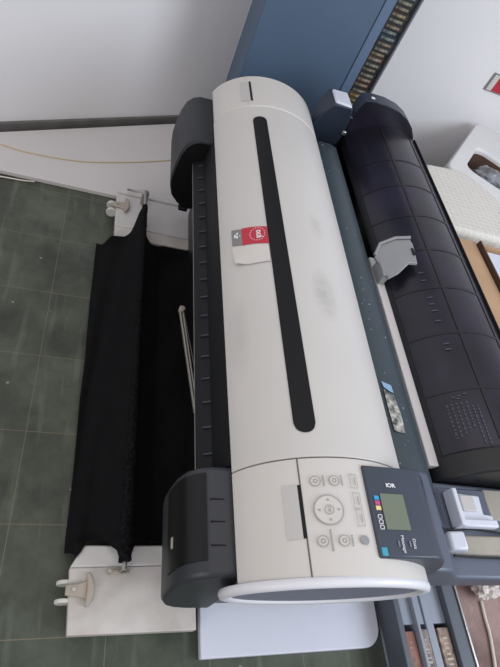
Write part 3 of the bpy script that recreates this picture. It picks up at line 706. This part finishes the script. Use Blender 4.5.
# brown mat, white cable and tissue
bm = bmesh.new(); vprism(bm, rrect(1.004, 1.75, -0.55, 0.38, 0.03, 4), 0.0, 0.006)
tag(finish('floor_mat', bm, 'rug'), 'mottled reddish brown mat on the floor to the right of the steel rack', 'mat')
bm = bmesh.new(); tube(bm, smoothpath([(1.128, 0.186, 0.0105), (1.127, 0.175, 0.0105), (1.124, 0.150, 0.0105), (1.122, 0.110, 0.0105), (1.112, 0.060, 0.0105), (1.100, 0.0, 0.0105), (1.10, -0.12, 0.0105)], 8), 0.0042, 8)
tag(finish('cable', bm, 'wcable'), 'white cable on the brown mat leading away from the crumpled tissue', 'cable')
bm = bmesh.new(); bmesh.ops.create_icosphere(bm, subdivisions=4, radius=0.034)
import mathutils.noise as mn
for v in bm.verts:
    d = v.co.normalized(); k = 1 + 0.55 * mn.noise(d * 2.3 + Vector((3, 1, 7))) + 0.25 * mn.noise(d * 6)
    v.co = Vector((d.x * 0.036 * k, d.y * 0.026 * k, d.z * 0.026 * k))
mz = min(v.co.z for v in bm.verts)
for v in bm.verts: v.co += Vector((1.128, 0.212, 0.0062 - mz))
tag(finish('tissue', bm, 'tissue', smooth=25), 'crumpled white tissue on the brown mat at the end of the white cable', 'tissue')

# ------------------------------------------------------------------ blue cabinet with books
CY, CD = 1.75, 0.18
cx0, cx1, cb_ = 0.4275, 0.900, 0.818
CB = thing('steel_cabinet', 'tall blue steel cabinet behind the printer, books stacked in its open right edge', 'cabinet', (0.65, CY, 0))
def cpart(name, bm, m, parent=None, **k): return finish(name, bm, m, parent or CB, off=(0.65, CY, 0), **k)
bm = bmesh.new(); CH = 1.75
box(bm, cx0, cx0 + 0.012, CY + 0.012, CY + CD, 0, CH)
box(bm, cx0 + 0.012, cx1 - 0.006, CY + CD - 0.012, CY + CD, 0, CH); box(bm, cx0 + 0.012, cx1 - 0.006, CY + 0.012, CY + CD - 0.012, CH - 0.015, CH); box(bm, cx0 + 0.012, cx1 - 0.006, CY + 0.012, CY + CD - 0.012, 0, 0.06)
cpart('carcass', bm, 'cabinet')
bm = bmesh.new(); box(bm, cx1 - 0.006, cx1, CY, CY + CD, 0, CH); cpart('side_panel', bm, 'sidepanel')
bm = bmesh.new(); box(bm, cb_ + 0.002, cx1 - 0.007, CY + 0.11, CY + CD - 0.013, 0.06, CH - 0.015); box(bm, cb_ + 0.002, cx1 - 0.007, CY + 0.014, CY + 0.11, 0.40, 0.412); cpart('interior', bm, 'cabin')
bm = bmesh.new(); box(bm, cx0, 0.782, CY - 0.002, CY + 0.012, 0.03, CH - 0.003); dr = cpart('door', bm, 'cabinet', bev=0.002)
bm = bmesh.new(); box(bm, 0.784, cb_, CY - 0.004, CY + 0.012, 0.03, CH - 0.003); cpart('door_edge', bm, 'cabedge', dr, bev=0.002)
bm = bmesh.new(); box(bm, 0.7823, 0.7838, CY - 0.002, CY, 0.03, CH - 0.003); cpart('door_seam', bm, 'cabin', dr)
palette = [((54, 40, 34), (176, 160, 128)), ((40, 44, 40), (168, 160, 140)), ((86, 66, 40), (196, 176, 120)), ((34, 48, 58), (150, 160, 150)), ((70, 52, 46), (182, 168, 146)), ((44, 36, 34), (160, 146, 120))]
bm_m = []
for i, (a, b) in enumerate(palette):
    bm_m.append((mat('spine_dark_%d' % i, a, 0.6, var=0.3, scale=40), mat('spine_print_%d' % i, tuple(int(c * 0.85) for c in b), 0.6, rgb2=tuple(int(c * 0.35) for c in b), scale=90)))
z = 0.412; proto = None; names = ['brown book with cream spine print', 'dark green book with pale spine print', 'tan book with gold spine print', 'slate blue book with grey spine print', 'reddish brown book with cream spine print', 'black book with beige spine print']
kinds = [5, 0, 2, 2, 1, 0, 4, 1, 5, 1, 4, 0, 1, 5, 3, 3, 5, 1, 0, 5, 1, 3, 1, 0, 2, 2, 4, 5]
protos = {}
for i, k in enumerate(kinds):
    h = 0.0185
    if k not in protos:
        b = thing('book', names[k] + ' lying flat in the stack inside the blue cabinet', 'book', (0.857, CY + 0.05, z), group='books stacked flat in the blue cabinet')
        bm = bmesh.new(); x0, x1, y0, y1 = -0.033, 0.033, -0.042, 0.042; t = 0.0018
        box(bm, x0, x1, y0, y1, 0, t); box(bm, x0, x1, y0, y1, h - t - 0.0004, h - 0.0004); box(bm, x0, x1, y0, y0 + t, t, h - t)
        finish('cover', bm, bm_m[k][0], b)
        bm = bmesh.new(); box(bm, x0 + 0.002, x1 - 0.002, y0 + t, y1 - 0.002, t, h - t); finish('pages', bm, 'pages', b)
        bm = bmesh.new(); box(bm, -0.026, 0.022, y0 - 0.0005, y0, 0.004, h - 0.0065); finish('spine_print', bm, bm_m[k][1], b)
        protos[k] = b
    else:
        src = protos[k]; b = src.copy(); C.objects.link(b)
        b['label'] = src['label']
        for ch in src.children:
            c = ch.copy(); C.objects.link(c); c.parent = b
    b.location = (0.857 + random.uniform(-0.002, 0.002), CY + 0.050 + random.uniform(-0.004, 0.006), z)
    z += h

# ------------------------------------------------------------------ sign on the back wall
SG = thing('wall_sign', 'small red and grey sign on the white back wall above the foam packing', 'sign', (1.81, 2.299, 0.50))
def sfin(name, bm, m_, **k): return finish(name, bm, m_, SG, off=(1.81, 2.299, 0.50), **k)
def spart(name, x0, x1, z0, z1, y0, m_):
    bm = bmesh.new(); box(bm, x0, x1, y0, 2.2995, z0, z1); return sfin(name, bm, m_)
def SX(v): return 1.692 + v
spart('sign_plate', SX(0), SX(0.235), 0.458, 0.540, 2.294, 'sgrey')
spart('pale_stripe', SX(0.010), SX(0.038), 0.463, 0.535, 2.2935, 'paper')
spart('red_field', SX(0.038), SX(0.233), 0.464, 0.538, 2.2930, 'red')
bm = text_bm('océ', 0.058, (SX(0.118), 2.2925, 0.500), (1, 0, 0), (0, 0, 1), bold=0.002); sfin('lettering', bm, 'white', recalc=False, smooth=0)

# ------------------------------------------------------------------ foam packing and boxes on the right
e1 = Vector((0.408, 0.538, 0)).normalized(); e2 = Vector((0.80, -0.60, 0)).normalized()
p0 = Vector((1.435, 1.835, 0))
def fo(u, v): q = p0 + e1 * u + e2 * v; return (q.x, q.y)
FA = thing('foam_packing_block', 'smooth white moulded packing block with a dark opening, leaning by the back wall', 'packing', (1.75, 1.95, 0))
def fpart(name, bm, m, **k): return finish(name, bm, m, FA, off=(1.75, 1.95, 0), **k)
# walls around a recess: 0.66 long (u), 0.62 wide (v), recess v .10-.50, u -.12..  
bm = bmesh.new()
U0, U1, V0, V1 = -0.10, 0.560, 0.0, 0.56
hu0, hu1, hv0, hv1 = 0.012, 0.275, 0.068, 0.40
outer = [(U0, V0), (U1, V0), (U1, V1), (U0, V1)]; inner = rrect(hu0, hu1, hv0, hv1, 0.05, 5)
zt = 0.32
def addv(lst, z): return [bm.verts.new((*fo(*q), z)) for q in lst]
ro = rrect(U0, U1, V0, V1, 0.05, 5)
to, bo = addv(ro, zt), addv(ro, 0.0); ti, bi = addv(inner, zt), addv(inner, 0.22)
nn = len(ro)
for k in range(nn):
    j = (k + 1) % nn
    bm.faces.new((to[k], to[j], ti[j], ti[k])); bm.faces.new((to[k], to[j], bo[j], bo[k])); bm.faces.new((ti[k], ti[j], bi[j], bi[k]))
bm.faces.new(bi); bm.faces.new(bo)
fpart('block', bm, 'foam', bev=0.012, seg=3)
bm = bmesh.new(); il = rrect(hu0 + 0.003, hu1 - 0.003, hv0 + 0.003, hv1 - 0.003, 0.05, 5)
lt_, lb_ = addv(il, zt - 0.022), addv(il, 0.224)
for k in range(len(il)): bm.faces.new((lt_[k], lt_[(k + 1) % len(il)], lb_[(k + 1) % len(il)], lb_[k]))
bm.faces.new(lb_)
fpart('opening_lining', bm, 'cardin')
bm = bmesh.new(); a = fo(0.055, 0.12); b = fo(0.12, 0.37); tube(bm, [(*a, 0.2535), (*b, 0.2535)], 0.028, 18)
tag(finish('cardboard_tube', bm, 'tube'), 'brown cardboard tube lying in the opening of the white packing block', 'tube')
bm = bmesh.new(); bmesh.ops.create_icosphere(bm, subdivisions=4, radius=1.0)
c = fo(0.185, 0.19)
for v in bm.verts:
    d = v.co.copy(); k = 1 + 0.28 * mn.noise(d * 2.1) + 0.1 * mn.noise(d * 7); d *= k
    q = e1 * d.x * 0.052 + e2 * d.y * 0.075; v.co = Vector((c[0] + q.x, c[1] + q.y, max(0.2255, 0.255 + d.z * 0.05)))
tag(finish('plastic_bag', bm, 'bag', smooth=30), 'crumpled grey plastic bag beside the tube in the packing block opening', 'bag')
# quilted pale foam in front
FB = [(1.100, 1.205), (1.100, 1.510), (1.135, 1.560), (1.275, 1.580), (1.325, 1.575), (1.405, 1.490), (1.432, 1.44), (1.43, 1.38), (1.39, 1.26), (1.34, 1.205)]
bm = bmesh.new(); vprism(bm, FB, 0.0, 0.415)
tag(finish('foam_cushion', bm, 'foamgrid', bev=0.02, seg=4), 'cream packing cushion with a fine grid pattern behind the dark roll cover', 'packing')
# carton
KB = thing('cardboard_box', 'open brown cardboard box on the floor right of the dark roll cover', 'box', (1.40, 0.75, 0))
def kpart(name, bm, m, **k): return finish(name, bm, m, KB, off=(1.40, 0.75, 0), **k)
KX0, KX1, KY0, KY1, KZ = 1.130, 1.66, 0.40, 1.180, 0.395
bm = bmesh.new(); t = 0.006
for w in ((KX0, KX0 + t, KY0, KY1), (KX1 - t, KX1, KY0, KY1), (KX0 + t, KX1 - t, KY0, KY0 + t), (KX0 + t, KX1 - t, KY1 - t, KY1)):
    box(bm, *w, 0.0, KZ)
box(bm, KX0 + t, KX1 - t, KY0 + t, KY1 - t, 0.0, 0.006)
kpart('box_wall', bm, 'card')
bm = bmesh.new(); box(bm, KX0, KX0 + 0.078, 0.812, KY1, KZ, KZ + 0.005); kpart('flap', bm, 'card', bev=0.001)
bm = bmesh.new(); box(bm, KX0, KX0 + 0.090, KY0, 0.808, KZ, KZ + 0.005); kpart('flap', bm, 'card', bev=0.001)
bm = bmesh.new(); prism(bm, [(KX0 + 0.078, KZ - 0.08), (KX0 + 0.083, KZ - 0.08), (KX0 + 0.089, KZ + 0.020), (KX0 + 0.084, KZ + 0.020)], 0.815, KY1 - 0.008); kpart('inner_flap', bm, 'cardin')
bm = bmesh.new(); vprism(bm, [(KX0 + 0.094, 0.45), (KX1 - 0.02, 0.45), (KX1 - 0.02, 1.165), (KX0 + 0.094, 1.165)], 0.006, 0.385)
tag(finish('packing_panel', bm, 'sheet', bev=0.004), 'smooth bluish white slab standing inside the open cardboard box', 'packing')

# ------------------------------------------------------------------ light and camera
w = bpy.data.worlds.new('room_light'); bpy.context.scene.world = w; w.use_nodes = True
bg = w.node_tree.nodes['Background']; bg.inputs['Color'].default_value = (0.92, 0.93, 1.0, 1); bg.inputs['Strength'].default_value = 0.55
def area(name, loc, aim, sx, sy, power, c):
    l = bpy.data.lights.new(name, 'AREA'); l.shape = 'RECTANGLE'; l.size = sx; l.size_y = sy; l.energy = power; l.color = c
    o = bpy.data.objects.new(name, l); C.objects.link(o); o.location = loc
    o.rotation_euler = (Vector(aim) - Vector(loc)).to_track_quat('-Z', 'Y').to_euler()
    return o
area('window_light', (2.7, -0.7, 2.0), (0.6, 0.8, 0.3), 1.8, 1.5, 66, (0.80, 0.89, 1.0))
area('side_bounce', (-1.6, -1.2, 1.5), (0.2, 1.9, 0.7), 1.6, 1.4, 18, (1.0, 0.96, 0.92))
area('ceiling_bounce', (0.3, 0.3, 2.6), (0.4, 0.8, 0.0), 2.6, 2.6, 16, (1.0, 0.95, 0.89))

cam = bpy.data.cameras.new('camera'); co = bpy.data.objects.new('camera', cam); C.objects.link(co)
co.location = (0, 0, 1.23); co.rotation_euler = (0.663556837, -0.353917766, -0.0931170143)
cam.sensor_fit = 'VERTICAL'; cam.sensor_height = 36; cam.sensor_width = 27; cam.lens = 36 * 519.689 / 667
cam.clip_start = 0.02
bpy.context.scene.camera = co
vs_ = bpy.context.scene.view_settings; vs_.view_transform = 'Standard'; vs_.look = 'None'; vs_.exposure = 0.0
